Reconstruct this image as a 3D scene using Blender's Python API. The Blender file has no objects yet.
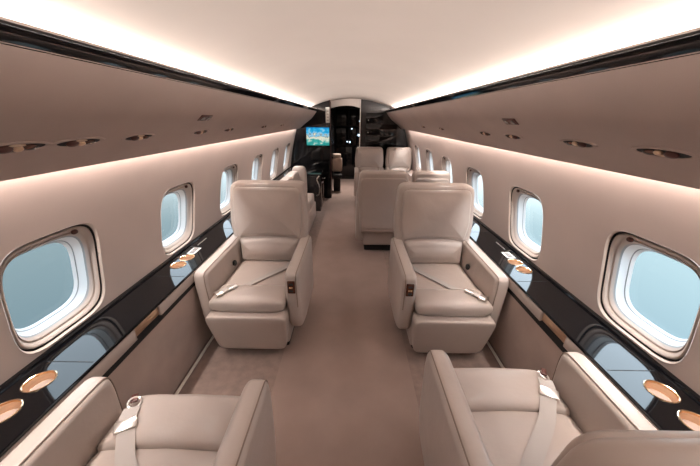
import bpy, bmesh, math, random
from mathutils import Vector, Matrix, Euler
random.seed(7)
S = bpy.context.scene
COL = S.collection
PI = math.pi

# ------------------------------------------------------------------ materials
def mat(name, col, rough=.5, metal=0, coat=0, coat_rough=.05, spec=.5, noise=None, bump=None, emit=None, est=0, sheen=0):
    m = bpy.data.materials.new(name); m.use_nodes = True
    nt = m.node_tree; b = nt.nodes['Principled BSDF']
    b.inputs['Base Color'].default_value = (*col, 1)
    b.inputs['Roughness'].default_value = rough
    b.inputs['Metallic'].default_value = metal
    b.inputs['Coat Weight'].default_value = coat
    b.inputs['Coat Roughness'].default_value = coat_rough
    b.inputs['Specular IOR Level'].default_value = spec
    b.inputs['Sheen Weight'].default_value = sheen
    if emit:
        b.inputs['Emission Color'].default_value = (*emit, 1); b.inputs['Emission Strength'].default_value = est
    tc = nt.nodes.new('ShaderNodeTexCoord')
    if noise:                                   # (scale, amount, stretch)
        sc, am = noise[:2]
        mp = nt.nodes.new('ShaderNodeMapping'); mp.inputs['Scale'].default_value = noise[2] if len(noise) > 2 else (1, 1, 1)
        nt.links.new(tc.outputs['Object'], mp.inputs[0])
        n = nt.nodes.new('ShaderNodeTexNoise'); n.inputs['Scale'].default_value = sc; n.inputs['Detail'].default_value = 5
        nt.links.new(mp.outputs[0], n.inputs['Vector'])
        r = nt.nodes.new('ShaderNodeValToRGB')
        r.color_ramp.elements[0].position = .3; r.color_ramp.elements[1].position = .7
        r.color_ramp.elements[0].color = (*[c*(1-am) for c in col], 1)
        r.color_ramp.elements[1].color = (*[min(1, c*(1+am)) for c in col], 1)
        nt.links.new(n.outputs[0], r.inputs[0]); nt.links.new(r.outputs[0], b.inputs['Base Color'])
    if bump:                                    # (scale, strength, distance)
        n2 = nt.nodes.new('ShaderNodeTexNoise'); n2.inputs['Scale'].default_value = bump[0]; n2.inputs['Detail'].default_value = 4
        nt.links.new(tc.outputs['Object'], n2.inputs['Vector'])
        bp = nt.nodes.new('ShaderNodeBump'); bp.inputs['Strength'].default_value = bump[1]; bp.inputs['Distance'].default_value = bump[2]
        nt.links.new(n2.outputs[0], bp.inputs['Height']); nt.links.new(bp.outputs[0], b.inputs['Normal'])
    return m

M = dict(
    leather=mat('leather', (.41, .342, .303), .34, spec=.5, noise=(2.2, .06), bump=(9, .35, .012)),
    piping=mat('piping', (.20, .145, .115), .5),
    suede=mat('suede', (.42, .325, .282), .9, spec=.15, noise=(5, .09), sheen=.25),
    wall=mat('wall_fabric', (.45, .372, .335), .85, spec=.2, noise=(3, .03), bump=(160, .1, .001)),
    bin=mat('bin_fabric', (.42, .335, .30), .62, spec=.25, noise=(4, .04), bump=(180, .1, .001)),
    ceil=mat('ceiling_fabric', (.58, .52, .48), .9, spec=.15, noise=(2, .03)),
    carpet=mat('carpet', (.25, .178, .15), .95, spec=.1, noise=(16, .16), bump=(260, .5, .003), sheen=.3),
    runner=mat('aisle_carpet', (.285, .20, .168), .72, spec=.3, noise=(3.5, .10), bump=(300, .25, .002), sheen=.2),
    black=mat('black_lacquer', (.0028, .0028, .0035), .06, spec=.42),
    darkwood=mat('dark_lacquer', (.010, .009, .010), .22, coat=.6, coat_rough=.08, noise=(6, .5, (1, 1, .2))),
    gap=mat('shadow_gap_rubber', (.008, .007, .007), .7),
    reveal=mat('reveal_plastic', (.50, .42, .37), .5),
    reveal_dark=mat('reveal_shade_plastic', (.33, .27, .235), .55),
    white=mat('white_plastic', (.86, .87, .87), .38),
    gasket=mat('gasket', (.36, .38, .39), .5),
    gold=mat('brushed_gold', (.74, .54, .38), .36, metal=1, noise=(30, .1, (1, 1, 8))),
    gold_ring=mat('polished_gold', (.95, .70, .45), .15, metal=1),
    chrome=mat('chrome', (.80, .77, .73), .28, metal=1),
    webbing=mat('belt_webbing', (.40, .36, .335), .7, bump=(400, .2, .001)),
    wood=mat('control_wood', (.07, .022, .012), .25, coat=.5, noise=(40, .4)),
    bronze=mat('bronze_plate', (.075, .022, .016), .4, metal=.1),
    lens=mat('lamp_lens', (.6, .45, .34), .2),
    strip=mat('floor_track', (.80, .74, .66), .4),
    label=mat('white_label', (.72, .70, .66), .5),
    cap=mat('jump_seat_leather', (.55, .42, .34), .5),
    knob=mat('knob_lit', (.6, .75, .85), .3, emit=(.6, .8, 1), est=1.6),
)

# glass: reflection plus straight-through transmission
g = bpy.data.materials.new('window_glass'); g.use_nodes = True
nt = g.node_tree; nt.nodes.clear()
o_ = nt.nodes.new('ShaderNodeOutputMaterial'); mx = nt.nodes.new('ShaderNodeMixShader'); tr = nt.nodes.new('ShaderNodeBsdfTransparent')
gl = nt.nodes.new('ShaderNodeBsdfGlossy'); gl.inputs['Roughness'].default_value = .03; lw_ = nt.nodes.new('ShaderNodeLayerWeight'); fr = nt.nodes.new('ShaderNodeMath'); fr.operation = 'POWER'; fr.inputs[1].default_value = 4; nt.links.new(lw_.outputs['Facing'], fr.inputs[0])
tr.inputs[0].default_value = (.93, .97, .98, 1)
nt.links.new(fr.outputs[0], mx.inputs[0]); nt.links.new(tr.outputs[0], mx.inputs[1]); nt.links.new(gl.outputs[0], mx.inputs[2]); nt.links.new(mx.outputs[0], o_.inputs[0])
M['glass'] = g

# tv picture: sky over a pale town beside teal water
t = bpy.data.materials.new('screen_picture'); t.use_nodes = True
nt = t.node_tree; nt.nodes.clear()
o_ = nt.nodes.new('ShaderNodeOutputMaterial'); em = nt.nodes.new('ShaderNodeEmission'); em.inputs[1].default_value = .5
tc = nt.nodes.new('ShaderNodeTexCoord'); sp = nt.nodes.new('ShaderNodeSeparateXYZ'); nt.links.new(tc.outputs['Generated'], sp.inputs[0])
nz = nt.nodes.new('ShaderNodeTexNoise'); nz.inputs['Scale'].default_value = 5; nz.inputs['Detail'].default_value = 6; nt.links.new(tc.outputs['Generated'], nz.inputs['Vector'])
ma = nt.nodes.new('ShaderNodeMath'); ma.operation = 'MULTIPLY_ADD'; ma.inputs[1].default_value = 1.3; nt.links.new(nz.outputs[0], ma.inputs[0]); nt.links.new(sp.outputs[2], ma.inputs[2])
sb = nt.nodes.new('ShaderNodeMath'); sb.operation = 'SUBTRACT'; sb.inputs[1].default_value = .65; nt.links.new(ma.outputs[0], sb.inputs[0])
rp = nt.nodes.new('ShaderNodeValToRGB'); cr = rp.color_ramp
cr.elements[0].position = 0; cr.elements[0].color = (.02, .22, .20, 1)
cr.elements[1].position = 1; cr.elements[1].color = (.01, .16, .42, 1)
for p, c in ((.22, (.05, .35, .32)), (.34, (.55, .60, .50)), (.5, (.70, .66, .50)), (.58, (.05, .16, .22)), (.64, (.35, .55, .66)), (.78, (.02, .36, .62))):
    e = cr.elements.new(p); e.color = (*c, 1)
nt.links.new(sb.outputs[0], rp.inputs[0]); nt.links.new(rp.outputs[0], em.inputs[0]); nt.links.new(em.outputs[0], o_.inputs[0])
M['screen'] = t

# ------------------------------------------------------------------ helpers
def link(name, bm, m, parent=None, smooth=True, autosharp=None):
    me = bpy.data.meshes.new(name)
    bmesh.ops.recalc_face_normals(bm, faces=bm.faces)
    if smooth:
        lim = math.radians(autosharp or 38)
        for f in bm.faces: f.smooth = True
        for e in bm.edges:
            if len(e.link_faces) == 2 and e.calc_face_angle(0) > lim: e.smooth = False
    bm.to_mesh(me); bm.free()
    o = bpy.data.objects.new(name, me); COL.objects.link(o)
    me.materials.append(M[m] if isinstance(m, str) else m)
    if parent is not None: o.parent = parent
    return o
def tag(o, label, cat, group=None):
    o['label'] = label; o['category'] = cat
    if group: o['group'] = group
    return o
def struct(o, label=None):
    o['kind'] = 'structure'
    return o
def empty(name, loc=(0, 0, 0), rz=0):
    o = bpy.data.objects.new(name, None); COL.objects.link(o); o.location = loc; o.rotation_euler = (0, 0, rz)
    o.empty_display_size = .1
    return o
def box(bm, lo, hi, bev=0, seg=2, mtx=None):
    vs = [bm.verts.new((x, y, z)) for x in (lo[0], hi[0]) for y in (lo[1], hi[1]) for z in (lo[2], hi[2])]
    fs = [bm.faces.new([vs[i] for i in q]) for q in ((0, 1, 3, 2), (4, 6, 7, 5), (0, 4, 5, 1), (2, 3, 7, 6), (0, 2, 6, 4), (1, 5, 7, 3))]
    if bev:
        es = list({e for f in fs for e in f.edges})
        r = bmesh.ops.bevel(bm, geom=es, offset=bev, segments=seg, profile=.5, affect='EDGES')
        vs = list({v for f in r['faces'] for v in f.verts} | {v for v in vs if v.is_valid})
    if mtx is not None: bmesh.ops.transform(bm, matrix=mtx, verts=[v for v in vs if v.is_valid])
    return bm
def spow(c, e): return math.copysign(abs(c)**e, c)
def superell(bm, c, r, e1=.3, e2=.3, nu=40, nv=20, f=None):
    rows = []
    for j in range(nv+1):
        ph = -PI/2+PI*j/nv
        row = []
        for i in range(nu):
            th = 2*PI*i/nu
            p = Vector((r[0]*spow(math.cos(ph), e1)*spow(math.cos(th), e2), r[1]*spow(math.cos(ph), e1)*spow(math.sin(th), e2), r[2]*spow(math.sin(ph), e1)))
            if f: p = f(p)
            row.append((c[0]+p.x, c[1]+p.y, c[2]+p.z))
        rows.append(row)
    bot = bm.verts.new(rows[0][0]); top = bm.verts.new(rows[-1][0])
    vr = [[bm.verts.new(p) for p in row] for row in rows[1:-1]]
    for i in range(nu):
        k = (i+1) % nu
        bm.faces.new((bot, vr[0][k], vr[0][i])); bm.faces.new((top, vr[-1][i], vr[-1][k]))
        for a, b in zip(vr, vr[1:]): bm.faces.new((a[i], a[k], b[k], b[i]))
    return bm
def loft(bm, rings, close=True, cap0=False, cap1=False):
    vr = [[bm.verts.new(p) for p in r] for r in rings]
    n = len(vr[0])
    for a, b in zip(vr, vr[1:]):
        for i in range(n if close else n-1):
            k = (i+1) % n
            bm.faces.new((a[i], a[k], b[k], b[i]))
    if cap0: bm.faces.new(vr[0][::-1])
    if cap1: bm.faces.new(vr[-1])
    return bm
def prism(bm, prof, x0, x1, bev=.01, seg=3, axis='x'):
    """profile points (a,b) extruded along an axis; rim edges rounded"""
    P = {'x': lambda a, b, t: (t, a, b), 'y': lambda a, b, t: (a, t, b)}[axis]
    A = [bm.verts.new(P(a, b, x0)) for a, b in prof]; B = [bm.verts.new(P(a, b, x1)) for a, b in prof]
    f0 = bm.faces.new(A[::-1]); f1 = bm.faces.new(B)
    n = len(prof)
    for i in range(n): bm.faces.new((A[i], A[(i+1) % n], B[(i+1) % n], B[i]))
    if bev:
        es = list(f0.edges)+list(f1.edges)
        bmesh.ops.bevel(bm, geom=es, offset=bev, segments=seg, profile=.5, affect='EDGES')
    return bm
def round_poly(pts, r, n=5):
    """round the corners of a closed 2D polygon; r number or list"""
    out = []; N = len(pts)
    for i, p in enumerate(pts):
        rr = r[i] if isinstance(r, (list, tuple)) else r
        p = Vector(p); a = Vector(pts[i-1])-p; b = Vector(pts[(i+1) % N])-p
        rr = min(rr, a.length*.48, b.length*.48)
        if rr < 1e-5: out.append(tuple(p)); continue
        a.normalize(); b.normalize()
        for k in range(n+1):
            t_ = k/n
            q = p+a*rr*(1-t_)**2+b*rr*t_**2
            out.append(tuple(q))
    return out
def resample(pts, n):
    P = [Vector(p) for p in pts]; L = [0]
    for a, b in zip(P, P[1:]+P[:1]): L.append(L[-1]+(b-a).length)
    out = []; T = L[-1]; j = 0
    for i in range(n):
        s = T*i/n
        while L[j+1] < s: j += 1
        a, b = P[j], P[(j+1) % len(P)]
        out.append(a+(b-a)*((s-L[j])/(L[j+1]-L[j]+1e-9)))
    return out
def puff(bm, outline, y_edge, rise, R, n=96, both=0, warp=None, crown=.0, rings=7):
    """a padded panel in the XZ plane: rounded rim of radius R, rising 'rise' toward -Y; both = thickness backward"""
    pts = resample(outline, n)
    cx = sum(p.x for p in pts)/n; cz = sum(p.y for p in pts)/n
    w = max(p.x for p in pts)-min(p.x for p in pts); h = max(p.y for p in pts)-min(p.y for p in pts)
    def ring(s, y):
        fx = 1-2*s/w; fz = 1-2*s/h
        r = []
        for p in pts:
            q = Vector((cx+(p.x-cx)*fx, y, cz+(p.y-cz)*fz))
            if warp: q = warp(q)
            r.append(q)
        return r
    L = []
    if both:
        for k in range(rings+1):
            a = PI/2*k/rings
            L.append(ring(R*(1-math.sin(a)), y_edge+both-R*.0-R*(1-0)*(1-math.cos(a))*-1*0 - (R-R*math.cos(a))))
        # back: from inner ring at full depth to edge
    for k in range(rings+1):
        a = PI/2*k/rings
        L.append(ring(R*(1-math.cos(a)), y_edge-rise*math.sin(a)))
    m_ = min(w, h)/2-R
    for k in range(1, 6):
        t_ = k/6
        L.append(ring(R+m_*t_*.97, y_edge-rise-crown*(1-(1-t_)**2)))
    loft(bm, L, cap0=bool(both), cap1=True)
    return bm
def tube(bm, pts, r, n=8, closed=False):
    P = [Vector(p) for p in pts]; rings = []
    N = len(P)
    up = Vector((0, 0, 1))
    for i, p in enumerate(P):
        if closed: d = P[(i+1) % N]-P[i-1]
        else: d = P[min(i+1, N-1)]-P[max(i-1, 0)]
        d.normalize()
        u = up if abs(d.dot(up)) < .95 else Vector((1, 0, 0))
        s = d.cross(u).normalized(); v = s.cross(d)
        rings.append([p+(s*math.cos(2*PI*k/n)+v*math.sin(2*PI*k/n))*r for k in range(n)])
    if closed: rings.append(rings[0]); loft(bm, rings); bmesh.ops.remove_doubles(bm, verts=bm.verts, dist=1e-6)
    else: loft(bm, rings, cap0=True, cap1=True)
    return bm
def ribbon(bm, pts, w, t_=.003, side=None):
    P = [Vector(p) for p in pts]; rings = []
    for i, p in enumerate(P):
        d = P[min(i+1, len(P)-1)]-P[max(i-1, 0)]; d.normalize()
        s = Vector((-d.y, d.x, 0)).normalized() if side is None else Vector(side)
        nrm = s.cross(d).normalized()
        if nrm.z < 0: nrm = -nrm
        rings.append([p-s*w/2, p+s*w/2, p+s*w/2+nrm*t_, p-s*w/2+nrm*t_])
    return loft(bm, rings, cap0=True, cap1=True)
def smoothpath(pts, n=8):
    P = [Vector(p) for p in pts]; P = [P[0]*2-P[1]]+P+[P[-1]*2-P[-2]]; out = []
    for i in range(1, len(P)-2):
        for k in range(n):
            t_ = k/n; a, b, c, d = P[i-1:i+3]
            out.append(.5*((2*b)+(c-a)*t_+(2*a-5*b+4*c-d)*t_*t_+(3*b-a-3*c+d)*t_**3))
    out.append(P[-2]); return out
def interp(tab, v):
    for (a, fa), (b, fb) in zip(tab, tab[1:]):
        if v <= b: 
            return fa+(fb-fa)*(v-a)/(b-a)
    return tab[-1][1]

# ------------------------------------------------------------------ cabin dimensions (metres, +Y looks forward down the cabin)
Y0, Y1L, Y1R = -2.03, 5.92, 6.35
FY = 9.0
LEDGE_Z, LEDGE_IN = .67, 1.036
def wallx(z): return 1.292-.16*max(0, z-.60)-.055*max(0, z-.75)**2*2.2    # sidewall panel profile
def ceilz(x): return 1.985-.27*x*x
BIN = [(.70, 1.735), (.725, 1.70), (.765, 1.65), (.81, 1.60), (.865, 1.558), (.925, 1.516), (.985, 1.468), (1.035, 1.428), (1.052, 1.415), (1.06, 1.419), (1.062, 1.440)]
WINC = [1.015+.88*k for k in range(-3, 6)]

# floor, carpets
bm = bmesh.new(); box(bm, (-1.12, Y0, -.06), (1.12, FY, 0)); struct(link('floor', bm, 'carpet', smooth=False))
bm = bmesh.new()
NX, NYY = 14, 60
grid = [[bm.verts.new((-.485+.905*i/NX, Y0+.02+(FY-.1-Y0)*j/NYY, .009+(.0 if 0 < i < NX else -.006))) for i in range(NX+1)] for j in range(NYY+1)]
for a, b in zip(grid, grid[1:]):
    for i in range(NX): bm.faces.new((a[i], a[i+1], b[i+1], b[i]))
r = bmesh.ops.extrude_face_region(bm, geom=bm.faces[:]); bmesh.ops.translate(bm, verts=[v for v in r['geom'] if isinstance(v, bmesh.types.BMVert)], vec=(0, 0, -.002))
tag(link('aisle_runner', bm, 'runner'), 'smooth brown carpet runner down the centre aisle between the seats', 'carpet')

# ceiling
bm = bmesh.new(); rows = []
xs = [-1.0+2.0*i/48 for i in range(49)]
for y in [Y0+(6.42-Y0)*j/24 for j in range(25)]: rows.append([(x, y, ceilz(x)) for x in xs])
loft(bm, rows, close=False); struct(link('ceiling', bm, 'ceil'))

# sidewalls with window openings
NS = 64
def shape(c, hy, hz, n=4.2, cz=.93):
    out = []
    for k in range(NS):
        a = 2*PI*(k+.5)/NS
        out.append((c+hy*spow(math.cos(a), 2/n), cz+hz*spow(math.sin(a), 2/n)))
    return out
def border(c, hy, z0, z1, cz=.93):
    out = []
    for k in range(NS):
        a = 2*PI*(k+.5)/NS
        dy, dz = math.cos(a), math.sin(a)
        # project in the window's own proportion so the corners stay even
        dy *= .44; dz *= .44
        tmax = min(hy/abs(dy) if dy else 9e9, ((z1-cz) if dz > 0 else (cz-z0))/abs(dz) if dz else 9e9)
        out.append([c+dy*tmax, cz+dz*tmax])
    # snap nearest points onto the exact corners
    for yy in (c-hy, c+hy):
        for zz in (z0, z1):
            j = min(range(NS), key=lambda q: (out[q][0]-yy)**2+(out[q][1]-zz)**2); out[j] = [yy, zz]
    return [tuple(p) for p in out]
WZ0, WZ1 = .60, 1.62
for side, nm in ((-1, 'left'), (1, 'right')):
    bm = bmesh.new()
    for c in WINC:
        A = shape(c, .208, .240, 4.6); B = border(c, .44, WZ0, WZ1); rings = []
        for k in range(9):
            t_ = (k/8)**1.3
            rings.append([(side*(wallx(a[1]+(b[1]-a[1])*t_)), a[0]+(b[0]-a[0])*t_, a[1]+(b[1]-a[1])*t_) for a, b in zip(A, B)])
        loft(bm, rings)
    for ya, yb in ((WINC[-1]+.44, 6.4),):
        loft(bm, [[(side*wallx(z), y, z) for z in [WZ0+(WZ1-WZ0)*i/12 for i in range(13)]] for y in (ya, yb)], close=False)
    # upper liner behind the bins, up to the ceiling
    loft(bm, [[(side*wallx(WZ1), y, WZ1), (side*1.02, y, 1.69)] for y in (Y0, 6.4)], close=False)
    # lower sidewall (suede dado is its own object), outer skin below the ledge
    loft(bm, [[(side*1.12, y, -.03), (side*1.125, y, .3), (side*1.13, y, .60), (side*wallx(WZ0), y, WZ0)] for y in (Y0, 6.4)], close=False)
    struct(link('wall_'+nm, bm, 'wall', autosharp=50))

# windows
n_w = 0
for side, nm in ((-1, 'left'), (1, 'right')):
    for c in WINC:
        n_w += 1
        root = empty('window_%d' % n_w, (side*1.23, c, .93)); root['kind'] = 'structure'
        base = Vector((side*1.23, c, .93))
        def ring(hy, hz, off, n=4.2, dz=0):
            return [Vector((side*(wallx(z)+off), y, z))-base for y, z in shape(c, hy, hz, n, .93+dz)]
        bm = bmesh.new(); loft(bm, [ring(.208, .240, -.001, 4.6), ring(.204, .236, .004, 4.6), ring(.202, .234, .010, 4.6)]); link('window_lip', bm, 'reveal', root)
        bm = bmesh.new(); loft(bm, [ring(.202, .234, .010, 4.6), ring(.200, .232, .022, 4.6), ring(.195, .227, .022, 4.6)]); link('shadow_gap', bm, 'gap', root)
        bm = bmesh.new()
        loft(bm, [ring(.195, .227, .022, 4.6), ring(.194, .226, .013, 4.6), ring(.191, .223, .010, 4.6), ring(.187, .218, .012, 4.6), ring(.182, .210, .024), ring(.180, .206, .032), ring(.177, .203, .033),
                  ring(.176, .201, .027), ring(.174, .198, .029), ring(.170, .190, .042, 4.0)])
        link('window_frame', bm, 'reveal', root, autosharp=60)
        bm = bmesh.new(); loft(bm, [ring(.170, .190, .042, 4.0), ring(.168, .187, .046, 4.0), ring(.167, .185, .049, 3.9)]); link('gasket', bm, 'gasket', root)
        bm = bmesh.new(); loft(bm, [ring(.167, .185, .049, 3.9), ring(.164, .180, .060, 3.8), ring(.156, .172, .078, 3.6)]); link('inner_reveal', bm, 'white', root)
        bm = bmesh.new(); loft(bm, [ring(.156, .172, .078, 3.6), ring(.154, .170, .080, 3.6), ring(.153, .169, .081, 3.6)]); link('gasket', bm, 'gasket', root)
        bm = bmesh.new(); loft(bm, [ring(.153, .169, .081, 3.6), ring(.147, .163, .094, 3.5)]); link('outer_reveal', bm, 'white', root)
        bm = bmesh.new(); f = bm.faces.new([bm.verts.new(p) for p in ring(.147, .163, .094, 3.5)]); link('pane', bm, 'glass', root, smooth=False)
        bm = bmesh.new(); superell(bm, (side*(wallx(1.125)+.008)-base.x, .10, 1.133-.93), (.008, .014, .010), .8, .8, 16, 8); link('shade_latch', bm, 'bronze', root)

# dado panels, rails and ledges
for side, nm in ((-1, 'left'), (1, 'right')):
    yE = Y1L if side < 0 else 3.10
    bm = bmesh.new()
    prof = [(side*1.050, .565), (side*1.058, .30), (side*1.078, .06), (side*1.095, .0), (side*1.118, .0), (side*1.118, .565)]
    prism(bm, prof, Y0, yE, bev=0, axis='y')
    struct(link('baseboard_'+nm, bm, 'suede', autosharp=60))
    bm = bmesh.new(); box(bm, (min(side*1.062, side*1.080), Y0, .0005), (max(side*1.062, side*1.080), yE-.02, .012), .003)
    struct(link('trim_%d' % (1 if side < 0 else 2), bm, 'strip'))
    root = empty('side_ledge', (side*1.15, Y0, LEDGE_Z))
    tag(root, 'glossy black ledge with gold cup holders under the %s windows' % ('left hand' if side < 0 else 'right hand'), 'ledge', 'black side ledges')
    ox, oy, oz = side*1.15, Y0, LEDGE_Z
    # top with round cup openings
    bm = bmesh.new()
    x_in, x_out = 1.036, 1.268
    cups = [(1.168, y) for y in (.635, .757, 1.665, 1.775, 4.0, 4.115) if y < yE]
    cells = []
    y = Y0
    for cx_, cy_ in cups:
        cells.append((y, cy_-.054, None)); cells.append((cy_-.054, cy_+.054, (cx_, cy_))); y = cy_+.054
    cells.append((y, yE, None))
    rc = .046
    for ya, yb, cup in cells:
        if yb-ya < 1e-4: continue
        if not cup:
            loft(bm, [[(side*x-ox, yy-oy, 0) for x in (x_in, x_out)] for yy in (ya, yb)], close=False)
        else:
            inner = []; outer = []
            for k in range(48):
                a = 2*PI*(k+.5)/48; dx, dy = math.cos(a), math.sin(a)
                inner.append((side*(cup[0]+rc*dx)-ox, cup[1]+rc*dy-oy, 0))
                tm = min(((x_out-cup[0]) if dx > 0 else (cup[0]-x_in))/abs(dx), .054/abs(dy))
                outer.append([cup[0]+dx*tm, cup[1]+dy*tm])
            for xx in (x_in, x_out):
                for yy in (ya, yb):
                    j = min(range(48), key=lambda q: (outer[q][0]-xx)**2+(outer[q][1]-yy)**2); outer[j] = [xx, yy]
            loft(bm, [inner, [(side*p[0]-ox, p[1]-oy, 0) for p in outer]])
    # rounded nose and raised back lip
    loft(bm, [[(side*x-ox, yy-oy, z) for x, z in ((1.036, 0), (1.032, -.002), (1.030, -.006), (1.030, -.012), (1.040, -.014))] for yy in (Y0, yE)], close=False)
    loft(bm, [[(side*x-ox, yy-oy, z) for x, z in ((1.256, .0005), (1.258, .008), (1.263, .011), (1.283, .011))] for yy in (Y0, yE)], close=False)
    link('ledge_top', bm, 'black', root, autosharp=30)
    # beige rail
    for ya, yb in ((Y0, 1.06), (1.24, 3.6), (3.78, yE)):
        if ya > yE: continue
        yb = min(yb, yE)
        bm = bmesh.new(); box(bm, (min(side*1.030, side*1.060)-ox, ya-oy, .592-oz), (max(side*1.030, side*1.060)-ox, yb-oy, .656-oz), .006, 3)
        link('rail', bm, 'leather', root)
    for ya, yb in ((1.06, 1.24), (3.6, 3.78)):
        if ya > yE: continue
        bm = bmesh.new(); box(bm, (min(side*1.040, side*1.060)-ox, ya-oy, .602-oz), (max(side*1.040, side*1.060)-ox, yb-oy, .650-oz), .003, 2)
        link('table_latch', bm, 'gold', root)
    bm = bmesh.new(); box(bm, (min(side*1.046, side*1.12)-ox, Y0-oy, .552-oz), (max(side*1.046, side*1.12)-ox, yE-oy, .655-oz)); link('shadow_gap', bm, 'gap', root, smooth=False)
    for cx_, cy_ in cups:
        q = Vector((side*cx_-ox, cy_-oy, 0))
        bm = bmesh.new(); n = 40
        R_ = lambda r_, z: [q+Vector((r_*math.cos(2*PI*k/n), r_*math.sin(2*PI*k/n), z)) for k in range(n)]
        loft(bm, [R_(.044, -.002), R_(.0435, -.016), R_(.042, -.034), R_(.036, -.037)], cap1=True)
        cu = link('cup_holder', bm, 'gold', root, autosharp=50)
        bm = bmesh.new(); loft(bm, [R_(.0415, -.0345), R_(.038, -.032), R_(.030, -.031)], cap1=True); link('cup_mat', bm, 'suede', cu)
        bm = bmesh.new(); loft(bm, [R_(.0435, -.004), R_(.0445, .002), R_(.047, .0035), R_(.0495, .0025), R_(.050, .0)]); link('rim', bm, 'gold_ring', cu)
    # control labels beside the cups
    for yy in (1.885, 4.23):
        if yy > yE: continue
        bm = bmesh.new(); box(bm, (side*1.175-.030-ox, yy-.05-oy, .0005), (side*1.175+.030-ox, yy+.05-oy, .004), .001)
        la = link('control_plate', bm, 'label', root)
        for k in range(4):
            bm = bmesh.new(); box(bm, (side*1.175-.018-ox, yy-.039+k*.021-oy, .004), (side*1.175+.018-ox, yy-.026+k*.021-oy, .006), .001)
            link('button', bm, 'bronze' if k % 2 else 'gap', la)
        bm = bmesh.new(); box(bm, (side*1.20-.004-ox, yy+.10-oy, .0003), (side*1.20+.004-ox, yy+.24-oy, .004), .001); link('switch_bar', bm, 'chrome', root)
    for yy in (.85, 1.52, 2.35, 3.9):
        if yy > yE: continue
        bm = bmesh.new(); box(bm, (min(side*1.045, side*1.235)-ox, yy-.0015-oy, -.001), (max(side*1.045, side*1.235)-ox, yy+.0015-oy, .0008)); link('lid_seam', bm, 'gap', root, smooth=False)

# overhead bins
for side, nm in ((-1, 'left'), (1, 'right')):
    yE = Y1L if side < 0 else Y1R
    root = empty('overhead_bin', (side*.9, Y0, 1.6)); ox, oy, oz = side*.9, Y0, 1.6
    tag(root, 'long beige curved overhead bin with black gloss stripe along the %s side' % ('port, television' if side < 0 else 'starboard, double seat'), 'overhead bin', 'overhead bins')
    bm = bmesh.new()
    sm = smoothpath([(a, b, 0) for a, b in BIN], 4)
    pr = [(p.x, p.y) for p in sm]+[(1.062, 1.50), (.96, 1.60), (.78, 1.70), (.76, 1.735)]
    ys = [Y0+(yE-Y0)*j/10 for j in range(11)]
    loft(bm, [[(side*a-ox, yy-oy, b-oz) for a, b in pr] for yy in ys], cap0=True, cap1=True)
    link('bin_shell', bm, 'bin', root, autosharp=40)
    bm = bmesh.new()
    pr = round_poly([(.702, 1.730), (.692, 1.774), (.715, 1.779), (.735, 1.770), (.735, 1.730)], [.004, .008, .004, .004, 0], 4)
    loft(bm, [[(side*a-ox, yy-oy, b-oz) for a, b in pr] for yy in (Y0, yE)], cap0=True, cap1=True)
    link('gloss_stripe', bm, 'black', root, autosharp=30)
    bm = bmesh.new(); loft(bm, [[(side*a-ox, yy-oy, b-oz) for a, b in ((.695, 1.774), (.702, 1.7815), (.735, 1.7815), (.735, 1.770))] for yy in (Y0, yE)], cap0=True, cap1=True)
    link('top_rail', bm, 'leather', root)

def binpoint(zz):
    for (a, za), (b, zb) in zip(BIN, BIN[1:]):
        if zb <= zz <= za:
            t_ = (za-zz)/(za-zb); x = a+(b-a)*t_; nx, nz = (zb-za), -(b-a)
            l = math.hypot(nx, nz); return x, Vector((nx/l, 0, nz/l))     # outward normal for the right side (toward the aisle, down)
def binframe(side, y, zz):
    x, n = binpoint(zz); n = Vector((n.x*side, 0, n.z))
    yv = Vector((0, 1, 0)); xv = yv.cross(n).normalized()
    m_ = Matrix((xv, yv, n)).transposed().to_4x4(); m_.translation = Vector((side*x, y, zz)); return m_
LAB = ['nearest', 'second nearest', 'third', 'fourth', 'fifth']
for side, ys in ((-1, (.79, .985, 1.27, 1.80, 2.22, 3.1, 3.9)), (1, (.66, .87, 1.21, 1.71, 2.07, 3.1, 3.9))):
    for i, y in enumerate(ys):
        m_ = binframe(side, y, 1.518)
        root = empty('reading_light'); root.matrix_world = m_
        sd = 'left' if side < 0 else 'right'
        tag(root, '%s oval reading light in the underside of the %s overhead bin, counted from the camera' % (['nearest', 'second', 'third', 'fourth', 'fifth', 'sixth', 'farthest'][i], sd), 'light', 'reading lights and air nozzles')
        n = 32; hl, hw = .085, .021
        E = lambda s, z, sx=1: [(hw*s*sx*math.cos(2*PI*k/n), hl*s*math.sin(2*PI*k/n), z) for k in range(n)]
        bm = bmesh.new(); loft(bm, [E(1.25, -.002), E(1.18, .003), E(1.0, .004), E(.94, .001)]); link('bezel', bm, 'bin', root)
        bm = bmesh.new(); loft(bm, [E(.94, .001), E(.8, .0008)], cap1=True); link('recess', bm, 'gap', root, smooth=False)
        big = i in (0, 1) 
        bm = bmesh.new(); superell(bm, (0, -.030, .004), (.013, .020, .009), .9, .9, 20, 10); link('nozzle', bm, 'bronze', root)
        bm = bmesh.new(); superell(bm, (.004, .006, .003), (.010, .012, .007), .6, .9, 20, 10); link('swivel', bm, 'gold', root)
        bm = bmesh.new(); superell(bm, (0, .036, .003), (.011, .022, .007), .9, .9, 20, 10); link('nozzle', bm, 'wood', root)
        bm = bmesh.new(); superell(bm, (-.012, -.003, .003), (.005, .022, .003), .9, .9, 20, 10); link('lamp_lens', bm, 'lens' , root)
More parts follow.
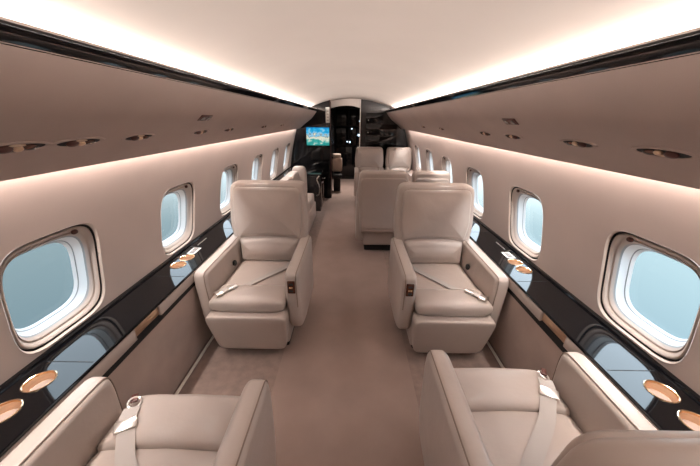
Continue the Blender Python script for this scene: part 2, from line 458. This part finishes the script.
for side, y in ((-1, 1.66), (1, 1.56)):
    m_ = binframe(side, y, 1.598)
    root = empty('cabin_sign'); root.matrix_world = m_
    tag(root, 'small dark red sign plate on the face of the %s overhead bin' % ('left' if side < 0 else 'right'), 'sign', 'bin sign plates')
    bm = bmesh.new(); box(bm, (-.022, -.060, -.002), (.022, .060, .005), .003); link('plate', bm, 'bronze', root)
    for yy in (-.03, .03):
        bm = bmesh.new(); box(bm, (-.014, yy-.02, .005), (.014, yy+.02, .007), .001); link('symbol_window', bm, 'wood', root)

# ------------------------------------------------------------------ club seats
def ztop_roll(y):
    c, r, zc, rz, e = -.268, .110, .452, .058, .62
    u = min(1, abs((y-c)/r)); return zc+rz*(max(0, 1-u**(2/e)))**(e/2)
def seat_top(y):
    return max(ztop_roll(y) if -.375 < y < -.165 else 0, .4835 if y > -.17 else 0)
ARM_R = .032
def arm_outline(yb=.36):
    return round_poly([(-.300, .28), (-.318, .60), (-.311, .668), (-.25, .671), (.12, .671), (yb, .675), (yb, .16), (-.10, .15), (-.25, .19)],
                      [.05, .03, .030, .03, .05, .03, .05, .08, .06], 6)
def arm_mesh(x0, x1):
    bm = bmesh.new(); puff(bm, arm_outline(), 0, ARM_R, ARM_R, 150, both=(x1-x0)-ARM_R)
    for v in bm.verts: v.co = Vector((x0+ARM_R+v.co.y, v.co.x, v.co.z))
    return bm
def arm_pipe(x0, x1, side):
    pts = resample(arm_outline(), 150); cy = sum(p.x for p in pts)/150; cz = sum(p.y for p in pts)/150
    w = max(p.x for p in pts)-min(p.x for p in pts); h = max(p.y for p in pts)-min(p.y for p in pts)
    a = math.radians(62); sI = ARM_R*(1-math.sin(a))-.0016; off = ARM_R*(1-math.cos(a))-.0010
    x = x0+off if side < 0 else x1-off
    q = [(x, cy+(p.x-cy)*(1-2*sI/w), cz+(p.y-cz)*(1-2*sI/h)) for p in pts]
    q = [p for p in q if (p[2] > .63 and p[1] < .33) or (p[1] < -.28 and p[2] > .40)]
    return sorted(q, key=lambda p: (p[2] if p[1] < -.29 else 1.2+p[1]))
def make_seat(name, w, belt, mirror, loc, rz, arms=(1, 1), aisle=1, height=1.118):
    """local frame: the sitter faces -Y; mirror=+1 puts the aisle arm on +X"""
    root = empty(name, loc, rz)
    hw = w/2; aw = .095; iw = hw-aw
    s = mirror
    # arms
    for sx in (-1, 1):
        on = arms[0] if sx < 0 else arms[1]
        if not on: continue
        a, b = sorted((sx*(hw-aw), sx*hw))
        ar = link('armrest', arm_mesh(a, b), 'leather', root)
        bm = bmesh.new(); tube(bm, arm_pipe(a, b, s), .0028, 6); link('piping', bm, 'piping', ar)
        if sx == s and belt:
            bm = bmesh.new(); xi = (sx*(hw-aw+.022), sx*(hw-.022)); box(bm, (min(xi), -.324, .53), (max(xi), -.312, .625), .006, 2); cp = link('control_panel', bm, 'wood', ar)
            for k in range(3):
                bm = bmesh.new(); box(bm, (min(xi)+.012, -.327, .543+.025*k), (max(xi)-.012, -.323, .558+.025*k), .002); link('button', bm, 'gold_ring' if k == 1 else 'gap', cp)
    # base and footrest
    bm = bmesh.new(); box(bm, (-iw+.03, -.24, .0095), (iw-.02, .30, .11), .01); link('base', bm, 'gap', root)
    bm = bmesh.new(); box(bm, (-iw-.005, -.31, .10), (iw+.005, .34, .38), .02, 3); link('seat_frame', bm, 'leather', root)
    bm = bmesh.new()
    superell(bm, (0, -.335, .242), (iw+.004, .055, .165), .22, .2, 48, 24, lambda p: Vector((p.x*(1+.05*p.z/.12), p.y-.20*p.z, p.z)))
    link('footrest', bm, 'leather', root)
    # seat cushion: front roll and flat rear
    bm = bmesh.new(); superell(bm, (0, .065, .420), (iw-.002, .245, .055), .28, .16, 64, 20, lambda p: p+Vector((0, 0, .008*math.cos(p.x/iw*1.4)*(1 if p.z > 0 else 0))))
    link('seat_cushion', bm, 'leather', root)
    bm = bmesh.new(); superell(bm, (0, -.268, .452), (iw+.002, .110, .058), .62, .17, 72, 24, lambda p: Vector((p.x, p.y+.012*(p.x/iw)**2, p.z)))
    link('front_cushion', bm, 'leather', root)
    # back
    T = height
    def lean(q):
        k = max(0, q.z-.45); return Vector((q.x, q.y+.10*k+.06*max(0, q.z-(T-.10))**2*40*.02, q.z))
    hb = hw-.024 if w > .66 else hw-.012
    out = round_poly([(-hb*.86, .30), (-hb*.93, .60), (-hb-.006, .78), (-hb+.022, T), (hb-.022, T), (hb+.006, .78), (hb*.93, .60), (hb*.86, .30)], [.02, .1, .1, .06, .06, .1, .1, .02], 7)
    bm = bmesh.new(); puff(bm, out, .30, .038, .038, 120, both=.125, warp=lean, crown=.0); link('back_shell', bm, 'leather', root, autosharp=50)
    bh = hb-.038
    arch = [(bh*.90*math.cos(a), .672+.026*(math.sin(a))) for a in [PI*k/12 for k in range(13)]]   # arched seam
    top = [(-bh+.0, .80), (-bh+.012, T-.028), (bh-.012, T-.028), (bh-.0, .80)]
    outl = round_poly(top+arch, [.05, .06, .06, .05]+[0]*13, 5)
    bm = bmesh.new(); puff(bm, outl, .268, .030, .028, 128, warp=lean, crown=.030); hr = link('headrest_panel', bm, 'leather', root, autosharp=60)
    bm = bmesh.new(); tube(bm, [lean(Vector((p.x, .266, p.y))) for p in resample(outl, 120)], .0030, 6, True); link('piping', bm, 'piping', hr)
    lw = iw-.004
    arch2 = [(lw*math.cos(a), .655+.028*(math.sin(a))) for a in [PI*k/12 for k in range(13)]]
    outl = round_poly([(-lw, .47), (lw, .47)][::1]+arch2, [.03, .03]+[.02]+[0]*11+[.02], 5)
    bm = bmesh.new(); puff(bm, outl, .272, .062, .05, 128, warp=lean, crown=.014); link('lumbar_cushion', bm, 'leather', root, autosharp=60)
    # rear cover panel
    outl = round_poly([(-hb+.05, .36), (-hb+.03, T-.07), (hb-.03, T-.07), (hb-.05, .36)], .05, 6)
    bm = bmesh.new(); puff(bm, outl, 0, .012, .012, 96); 
    for v in bm.verts:
        v.co.y = .424-v.co.y*1.0; v.co = lean(v.co)
    link('back_panel', bm, 'leather', root, autosharp=60)
    # belt
    if belt == 'diagonal':
        pts = [(s*.20, .19), (s*.16, .10), (s*.08, 0), (-.0*s, -.10), (-s*.07, -.18), (-s*.14, -.25), (-s*.185, -.30)]
        P = [(x, y, seat_top(y)+.007) for x, y in pts]
        P[4] = (P[4][0], P[4][1], .492)
        bm = bmesh.new(); ribbon(bm, smoothpath(P, 6), .046); b = link('seat_belt', bm, 'webbing', root)
        pts = [(-s*.225, .17), (-s*.17, .05), (-s*.19, -.10), (-s*.20, -.20), (-s*.16, -.27)]
        P = [(x, y, seat_top(y)+.012) for x, y in pts]
        bm = bmesh.new(); ribbon(bm, smoothpath([(-s*.20, .12, .49), (-s*.215, .02, .49), (-s*.20, -.10, .49), (-s*.205, -.2, .50)], 6), .03)
        bm.free()
        def plate(x, y, z, l, w_, h, ang, nm, m):
            bm = bmesh.new(); box(bm, (-w_/2, -l/2, 0), (w_/2, l/2, h), .004, 2, Matrix.Translation((x, y, z)) @ Matrix.Rotation(ang, 4, 'Z')); link(nm, bm, m, b)
        plate(-s*.125, -.240, seat_top(-.240)+.008, .030, .060, .012, -s*.75*-1, 'slide_bar', 'chrome')
        plate(-s*.190, -.310, seat_top(-.310)+.004, .055, .048, .014, -s*.75*-1, 'buckle', 'chrome')
        bm = bmesh.new(); superell(bm, (-s*(iw-.012), .09, .53), (.014, .022, .022), .8, .8, 16, 10); link('belt_reel', bm, 'gap', root)
    if belt == 'straight':
        pts = [(s*-.205, -.285), (s*-.190, -.24), (s*-.155, -.18), (s*-.10, -.10), (s*.03, .03), (s*.10, .11), (s*.14, .18)]
        P = [(x, y, seat_top(y)+.006) for x, y in pts]; P[2] = (P[2][0], P[2][1], .505)
        bm = bmesh.new(); ribbon(bm, smoothpath(P, 6), .058); b = link('seat_belt', bm, 'webbing', root)
        d = math.atan2(.055, .03)
        bm = bmesh.new(); box(bm, (-.036, -.019, 0), (.036, .019, .014), .005, 2, Matrix.Translation((s*-.178, -.215, seat_top(-.215)+.006)) @ Matrix.Rotation(-s*.45, 4, 'Z') @ Matrix.Rotation(-.35, 4, 'X')); link('slide_bar', bm, 'chrome', b)
        bm = bmesh.new(); tube(bm, [(s*-.212+.020*math.cos(a), -.305+.024*math.sin(a), seat_top(-.305)+.008+.008*math.cos(a)) for a in [2*PI*k/20 for k in range(20)]], .0042, 8, True); hk = link('belt_hook', bm, 'chrome', b)
        bm = bmesh.new(); box(bm, (-.012, -.02, 0), (.012, .02, .008), .003, 2, Matrix.Translation((s*-.225, -.325, seat_top(-.32)+.004)) @ Matrix.Rotation(-s*.5, 4, 'Z')); link('hook_tongue', bm, 'bronze', hk)
    return root
G = 'beige leather club seats'
st = make_seat('club_seat', .69, 'diagonal', 1, (-.684, 1.875, 0), 0)
tag(st, 'whole beige leather club seat facing the camera on the left of the aisle', 'seat', G)
st = make_seat('club_seat', .69, 'diagonal', -1, (.684, 1.862, 0), 0)
tag(st, 'whole beige leather club seat facing the camera on the right of the aisle', 'seat', G)
st = make_seat('club_seat', .715, 'straight', -1, (-.664, .485, 0), PI)
tag(st, 'nearest left seat facing away, only its arms, cushion and belt in view', 'seat', G)
st = make_seat('club_seat', .69, 'straight', 1, (.683, .650, 0), PI)
tag(st, 'nearest right seat facing away with its dark backrest top in the corner', 'seat', G)
# the four-place dining group on the right
for x, y, rz, w_, h_, ar, lab in ((.362, 3.62, PI, .61, 1.06, (1, 1), 'aisle seat of the nearer pair seen from behind, behind the right club seat'),
                          (.915, 3.66, PI, .48, 1.055, (0, 1), 'window seat of the nearer pair, only its top above the right club seat'),
                          (.355, 5.62, 0, .61, 1.07, (1, 1), 'aisle seat of the far pair facing the camera by the dark bulkhead'),
                          (.965, 5.62, 0, .56, 1.07, (1, 0), 'window seat of the far pair facing the camera by the dark bulkhead')):
    st = make_seat('dining_seat', w_, None, 1, (x, y, 0), rz, ar, height=h_)
    tag(st, lab, 'seat', 'double dining seats')

# divan along the left wall behind the club seat
root = empty('divan', (-.762, 3.9, 0)); tag(root, 'low beige leather divan end with rounded arm behind the left club seat', 'sofa')
bm = bmesh.new(); box(bm, (-.235, -.75, .03), (.15, .75, .30), .03, 3); link('base', bm, 'leather', root)
for k in range(3):
    bm = bmesh.new(); superell(bm, (-.04, -.47+.47*k, .37), (.18, .232, .085), .3, .2, 40, 16); link('seat_cushion', bm, 'leather', root)
    bm = bmesh.new(); superell(bm, (-.17, -.47+.47*k, .63), (.075, .232, .19), .35, .25, 40, 16); link('back_cushion', bm, 'leather', root)
bm = bmesh.new(); superell(bm, (-.12, .80, .60), (.12, .075, .27), .45, .4, 40, 20); link('armrest', bm, 'leather', root)

# low black cabinet with table before the left bulkhead
root = empty('side_cabinet', (-.79, 5.40, 0)); tag(root, 'low glossy black cabinet with a curved chrome rail below the television', 'cabinet')
bm = bmesh.new(); box(bm, (-.23, -.42, .0), (.22, .42, .66), .008, 2); link('body', bm, 'darkwood', root)
bm = bmesh.new(); box(bm, (-.235, -.44, .66), (.24, .44, .69), .008, 2); link('worktop', bm, 'black', root)
for k in (-1, 1):
    bm = bmesh.new(); box(bm, (.21, -.01+.2*k-.18, .08), (.232, -.01+.2*k+.18, .62), .005, 2); dr = link('door', bm, 'black', root)
    bm = bmesh.new(); tube(bm, smoothpath([(.23, .2*k-.05, .5), (.25, .2*k-.04, .5), (.25, .2*k+.04, .5), (.23, .2*k+.05, .5)], 5), .004); link('handle', bm, 'chrome', dr)
bm = bmesh.new(); tube(bm, smoothpath([(.15, -.43, .30), (.20, -.45, .34), (.21, -.46, .48), (.17, -.46, .60), (.21, -.43, .66)], 6), .011); link('chrome_rail', bm, 'chrome', root)

# ------------------------------------------------------------------ bulkheads
def section(xa, xb, n=16):
    """outline of the cabin cross-section between xa and xb (|x| grows to the wall)"""
    s = -1 if (xa+xb) < 0 else 1
    a, b = sorted((abs(xa), abs(xb)))
    pts = [(s*a, 0), (s*1.125, 0), (s*1.13, .60), (s*wallx(.6), .60)]
    pts += [(s*wallx(z), z) for z in [.7+.09*i for i in range(11)]]+[(s*1.02, 1.69)]
    pts += [(s*x, ceilz(x)) for x in [.98+(a-.98)*i/n for i in range(n+1)]]
    return pts
bm = bmesh.new(); prism(bm, section(-.44, -1.3), Y1L, Y1L+.07, bev=0, axis='y'); struct(link('wall_front_left', bm, 'black', smooth=False))
bm = bmesh.new(); prism(bm, section(.165, 1.3), Y1R, Y1R+.07, bev=0, axis='y'); struct(link('wall_front_right', bm, 'darkwood', smooth=False))
# beige arched header over the passage
xs2 = [-.45+.60*i/20 for i in range(21)]
head = [(x, ceilz(x)-.0) for x in xs2]+[(x, 1.855-.50*(x+.13)**2) for x in reversed(xs2)]
bm = bmesh.new(); prism(bm, head, Y1R-.02, Y1R+.05, bev=0, axis='y'); struct(link('trim_3', bm, 'ceil'))
bm = bmesh.new(); box(bm, (.150, Y1R-.02, 0), (.166, Y1R+.08, ceilz(.17)), .003); struct(link('trim_4', bm, 'chrome'))
bm = bmesh.new(); box(bm, (-.445, Y1L-.004, 0), (-.435, Y1L+.075, ceilz(.44)), .002); struct(link('trim_5', bm, 'bronze'))
# passage beyond
bm = bmesh.new(); box(bm, (-.50, Y1L+.07, 0), (-.46, FY, 2.0)); struct(link('wall_passage_left', bm, 'darkwood', smooth=False))
bm = bmesh.new(); box(bm, (.26, Y1R+.07, 0), (.30, FY, 2.0)); struct(link('wall_passage_right', bm, 'darkwood', smooth=False))
bm = bmesh.new(); box(bm, (-1.2, FY, 0), (1.2, FY+.05, 2.0)); struct(link('wall_front', bm, 'darkwood', smooth=False))
bm = bmesh.new(); box(bm, (-1.2, 6.42, 1.90), (1.2, FY, 1.95)); struct(link('ceiling_passage', bm, 'darkwood', smooth=False))
bm = bmesh.new(); prism(bm, [(-1.35, -.05), (1.35, -.05), (1.35, 2.05), (-1.35, 2.05)], Y0-.05, Y0, bev=0, axis='y'); struct(link('wall_rear', bm, 'wall', smooth=False))
# right bulkhead: recessed gloss cabinet doors
root = empty('bulkhead_cabinet', (.66, Y1R, 0)); tag(root, 'dark glossy cabinet doors on the right bulkhead above the far seats', 'cabinet')
for x0, x1, z0, z1 in ((-.38, .28, 1.28, 1.50), (-.38, .28, .98, 1.26), (-.38, -.02, 1.52, 1.72)):
    bm = bmesh.new(); box(bm, (x0, -.022, z0), (x1, -.001, z1), .006, 2); dd = link('door', bm, 'black', root)
    bm = bmesh.new(); superell(bm, (x0+.05, -.03, z0+.06), (.012, .008, .012), .9, .9, 14, 8); link('knob', bm, 'chrome', dd)
# galley fittings in the passage
root = empty('galley_unit', (-.08, 8.0, 0)); tag(root, 'dark galley unit with small lit knobs deep in the forward passage', 'cabinet')
bm = bmesh.new(); box(bm, (-.37, 0, .0095), (.25, .5, 1.88), .01); link('body', bm, 'gap', root)
for x0, x1, z0, z1 in ((-.36, -.03, .95, 1.4), (0.0, .32, .95, 1.4), (-.36, -.03, 1.44, 1.84), (0, .32, 1.44, 1.84), (-.36, .32, .1, .9)):
    bm = bmesh.new(); box(bm, (x0, -.02, z0), (x1, 0, z1), .006, 2); link('door', bm, 'black', root)
for x, z, r in ((.06, 1.36, .016), (.25, 1.20, .028), (.01, 1.02, .02), (-.06, 1.03, .015), (.27, 1.55, .018)):
    bm = bmesh.new(); superell(bm, (x, -.028, z), (r, .01, r), .9, .9, 16, 8); link('knob', bm, 'knob', root)
# folded jump seat
root = empty('jump_seat', (-.33, 6.55, 0)); tag(root, 'small folded beige jump seat just inside the forward passage', 'seat')
bm = bmesh.new(); superell(bm, (-.01, 0, .63), (.115, .05, .16), .35, .35, 28, 14); link('backrest', bm, 'cap', root)
bm = bmesh.new(); superell(bm, (-.02, -.01, .83), (.095, .045, .04), .4, .4, 28, 14); link('headrest', bm, 'cap', root)
bm = bmesh.new(); superell(bm, (0, -.06, .38), (.10, .11, .05), .35, .35, 28, 14); link('seat', bm, 'gap', root)
bm = bmesh.new(); box(bm, (-.10, -.02, .0095), (.06, .06, .80), .01); link('frame', bm, 'gap', root)

# television and paper sign on the left bulkhead
root = empty('television', (-.685, Y1L, 1.27)); tag(root, 'flat television showing a blue seaside picture on the left bulkhead', 'television')
bm = bmesh.new(); box(bm, (-.245, -.030, -.185), (.235, -.001, .185), .006, 2); link('bezel', bm, 'black', root)
bm = bmesh.new(); box(bm, (-.232, -.033, -.170), (.222, -.028, .170)); link('screen', bm, 'screen', root, smooth=False)
root = empty('notice_plate', (-.490, Y1L, 1.665)); tag(root, 'narrow upright white plate above the television', 'plate')
bm = bmesh.new(); box(bm, (-.038, -.012, -.14), (.038, -.001, .14), .004, 2); link('plate', bm, 'label', root)
for k in range(4):
    bm = bmesh.new(); box(bm, (-.02, -.0135, -.10+.055*k), (.02, -.0115, -.085+.055*k)); link('text_line', bm, 'reveal_dark', root)

# ------------------------------------------------------------------ lights
def area(name, loc, rot, sx, sy, power, col):
    l = bpy.data.lights.new(name, 'AREA'); l.shape = 'RECTANGLE'; l.size = sx; l.size_y = sy; l.energy = power; l.color = col
    o = bpy.data.objects.new(name, l); COL.objects.link(o); o.location = loc; o.rotation_euler = rot
    return o
WARM = (1, .90, .83)
L = 7.9
TILT = -78
for side in (-1, 1):
    # cove strip on top of the bin, shining up at the ceiling
    area('cove_strip_upper', (side*.818, Y0+L/2, 1.785), (PI, side*math.radians(TILT), 0), .022, L, 26, WARM)
    # strip above the bin's outer lip, washing the sidewall
    area('cove_strip_lower', (side*1.082, Y0+L/2, 1.475), (0, side*math.radians(14), 0),   .03, L, 44, (1, .93, .88))
for side in (-1, 1):                      # light portals in the window openings (they only guide sky sampling)
    for c in WINC:
        p_ = area('window_portal', (side*(wallx(.93)+.085), c, .93), (0, side*PI/2, 0), .34, .31, 1, (1, 1, 1)); p_.data.cycles.is_portal = True
for side in (-1, 1):                      # added fill lamps under the bins, brightening seats and floor
    for y in (-1.2, -.4, .35, .985, 1.27, 1.9, 2.4, 3.1, 3.9, 4.7, 5.4):
        area('fill_lamp', (side*.90, y, 1.50), (0, side*math.radians(24), 0), .06, .12, .27, WARM).data.spread = math.radians(110)
area('passage_lamp', (-.1, 6.75, 1.88), (0, 0, 0), .2, .2, 6, WARM).data.spread = math.radians(100)

# world: pale haze above a blue-grey sea horizon
w = bpy.data.worlds.new('World'); S.world = w; w.use_nodes = True
nt = w.node_tree; bg = nt.nodes['Background']
tc = nt.nodes.new('ShaderNodeTexCoord'); sp = nt.nodes.new('ShaderNodeSeparateXYZ'); nt.links.new(tc.outputs['Generated'], sp.inputs[0])
mr = nt.nodes.new('ShaderNodeMapRange'); mr.inputs[1].default_value = -1; mr.inputs[2].default_value = 1; nt.links.new(sp.outputs[2], mr.inputs[0])
rp = nt.nodes.new('ShaderNodeValToRGB'); cr = rp.color_ramp
cr.elements[0].position = .15; cr.elements[0].color = (.125, .18, .215, 1)
cr.elements[1].position = 1; cr.elements[1].color = (2.4, 2.9, 3.3, 1)
for p, c in ((.28, (.155, .22, .25)), (.355, (.20, .27, .295)), (.380, (.28, .35, .37)), (.402, (.42, .50, .53)), (.5, (.75, .82, .86)), (.62, (2.0, 2.3, 2.6))):
    e = cr.elements.new(p); e.color = (*c, 1)
nt.links.new(mr.outputs[0], rp.inputs[0]); nt.links.new(rp.outputs[0], bg.inputs[0])
m2 = nt.nodes.new('ShaderNodeMath'); m2.operation = 'MULTIPLY_ADD'; m2.inputs[1].default_value = .42; m2.inputs[2].default_value = 1.0     # the sky is brighter to starboard
nt.links.new(sp.outputs[0], m2.inputs[0]); nt.links.new(m2.outputs[0], bg.inputs[1])

# ------------------------------------------------------------------ camera
F, PITCH, ROLL, YAW = 280., math.radians(22.15), math.radians(.70), math.radians(.25)
cam = bpy.data.cameras.new('camera'); cam.sensor_width = 36; cam.lens = F/700*36; cam.clip_start = .02
co = bpy.data.objects.new('camera', cam); COL.objects.link(co)
co.location = (0, 0, 1.6)
co.rotation_euler = (Matrix.Rotation(YAW, 3, 'Z') @ Matrix.Rotation(PI/2-PITCH, 3, 'X') @ Matrix.Rotation(ROLL, 3, 'Z')).to_euler()
S.camera = co
S.view_settings.view_transform = 'Standard'; S.view_settings.look = 'None'; S.view_settings.gamma = 1; S.view_settings.use_curve_mapping = False
S.view_settings.exposure = 1.24
S.cycles.max_bounces = 10; S.cycles.diffuse_bounces = 6; S.cycles.glossy_bounces = 5; S.cycles.transparent_max_bounces = 8
S.cycles.use_denoising = True
S.cycles.sample_clamp_indirect = 6
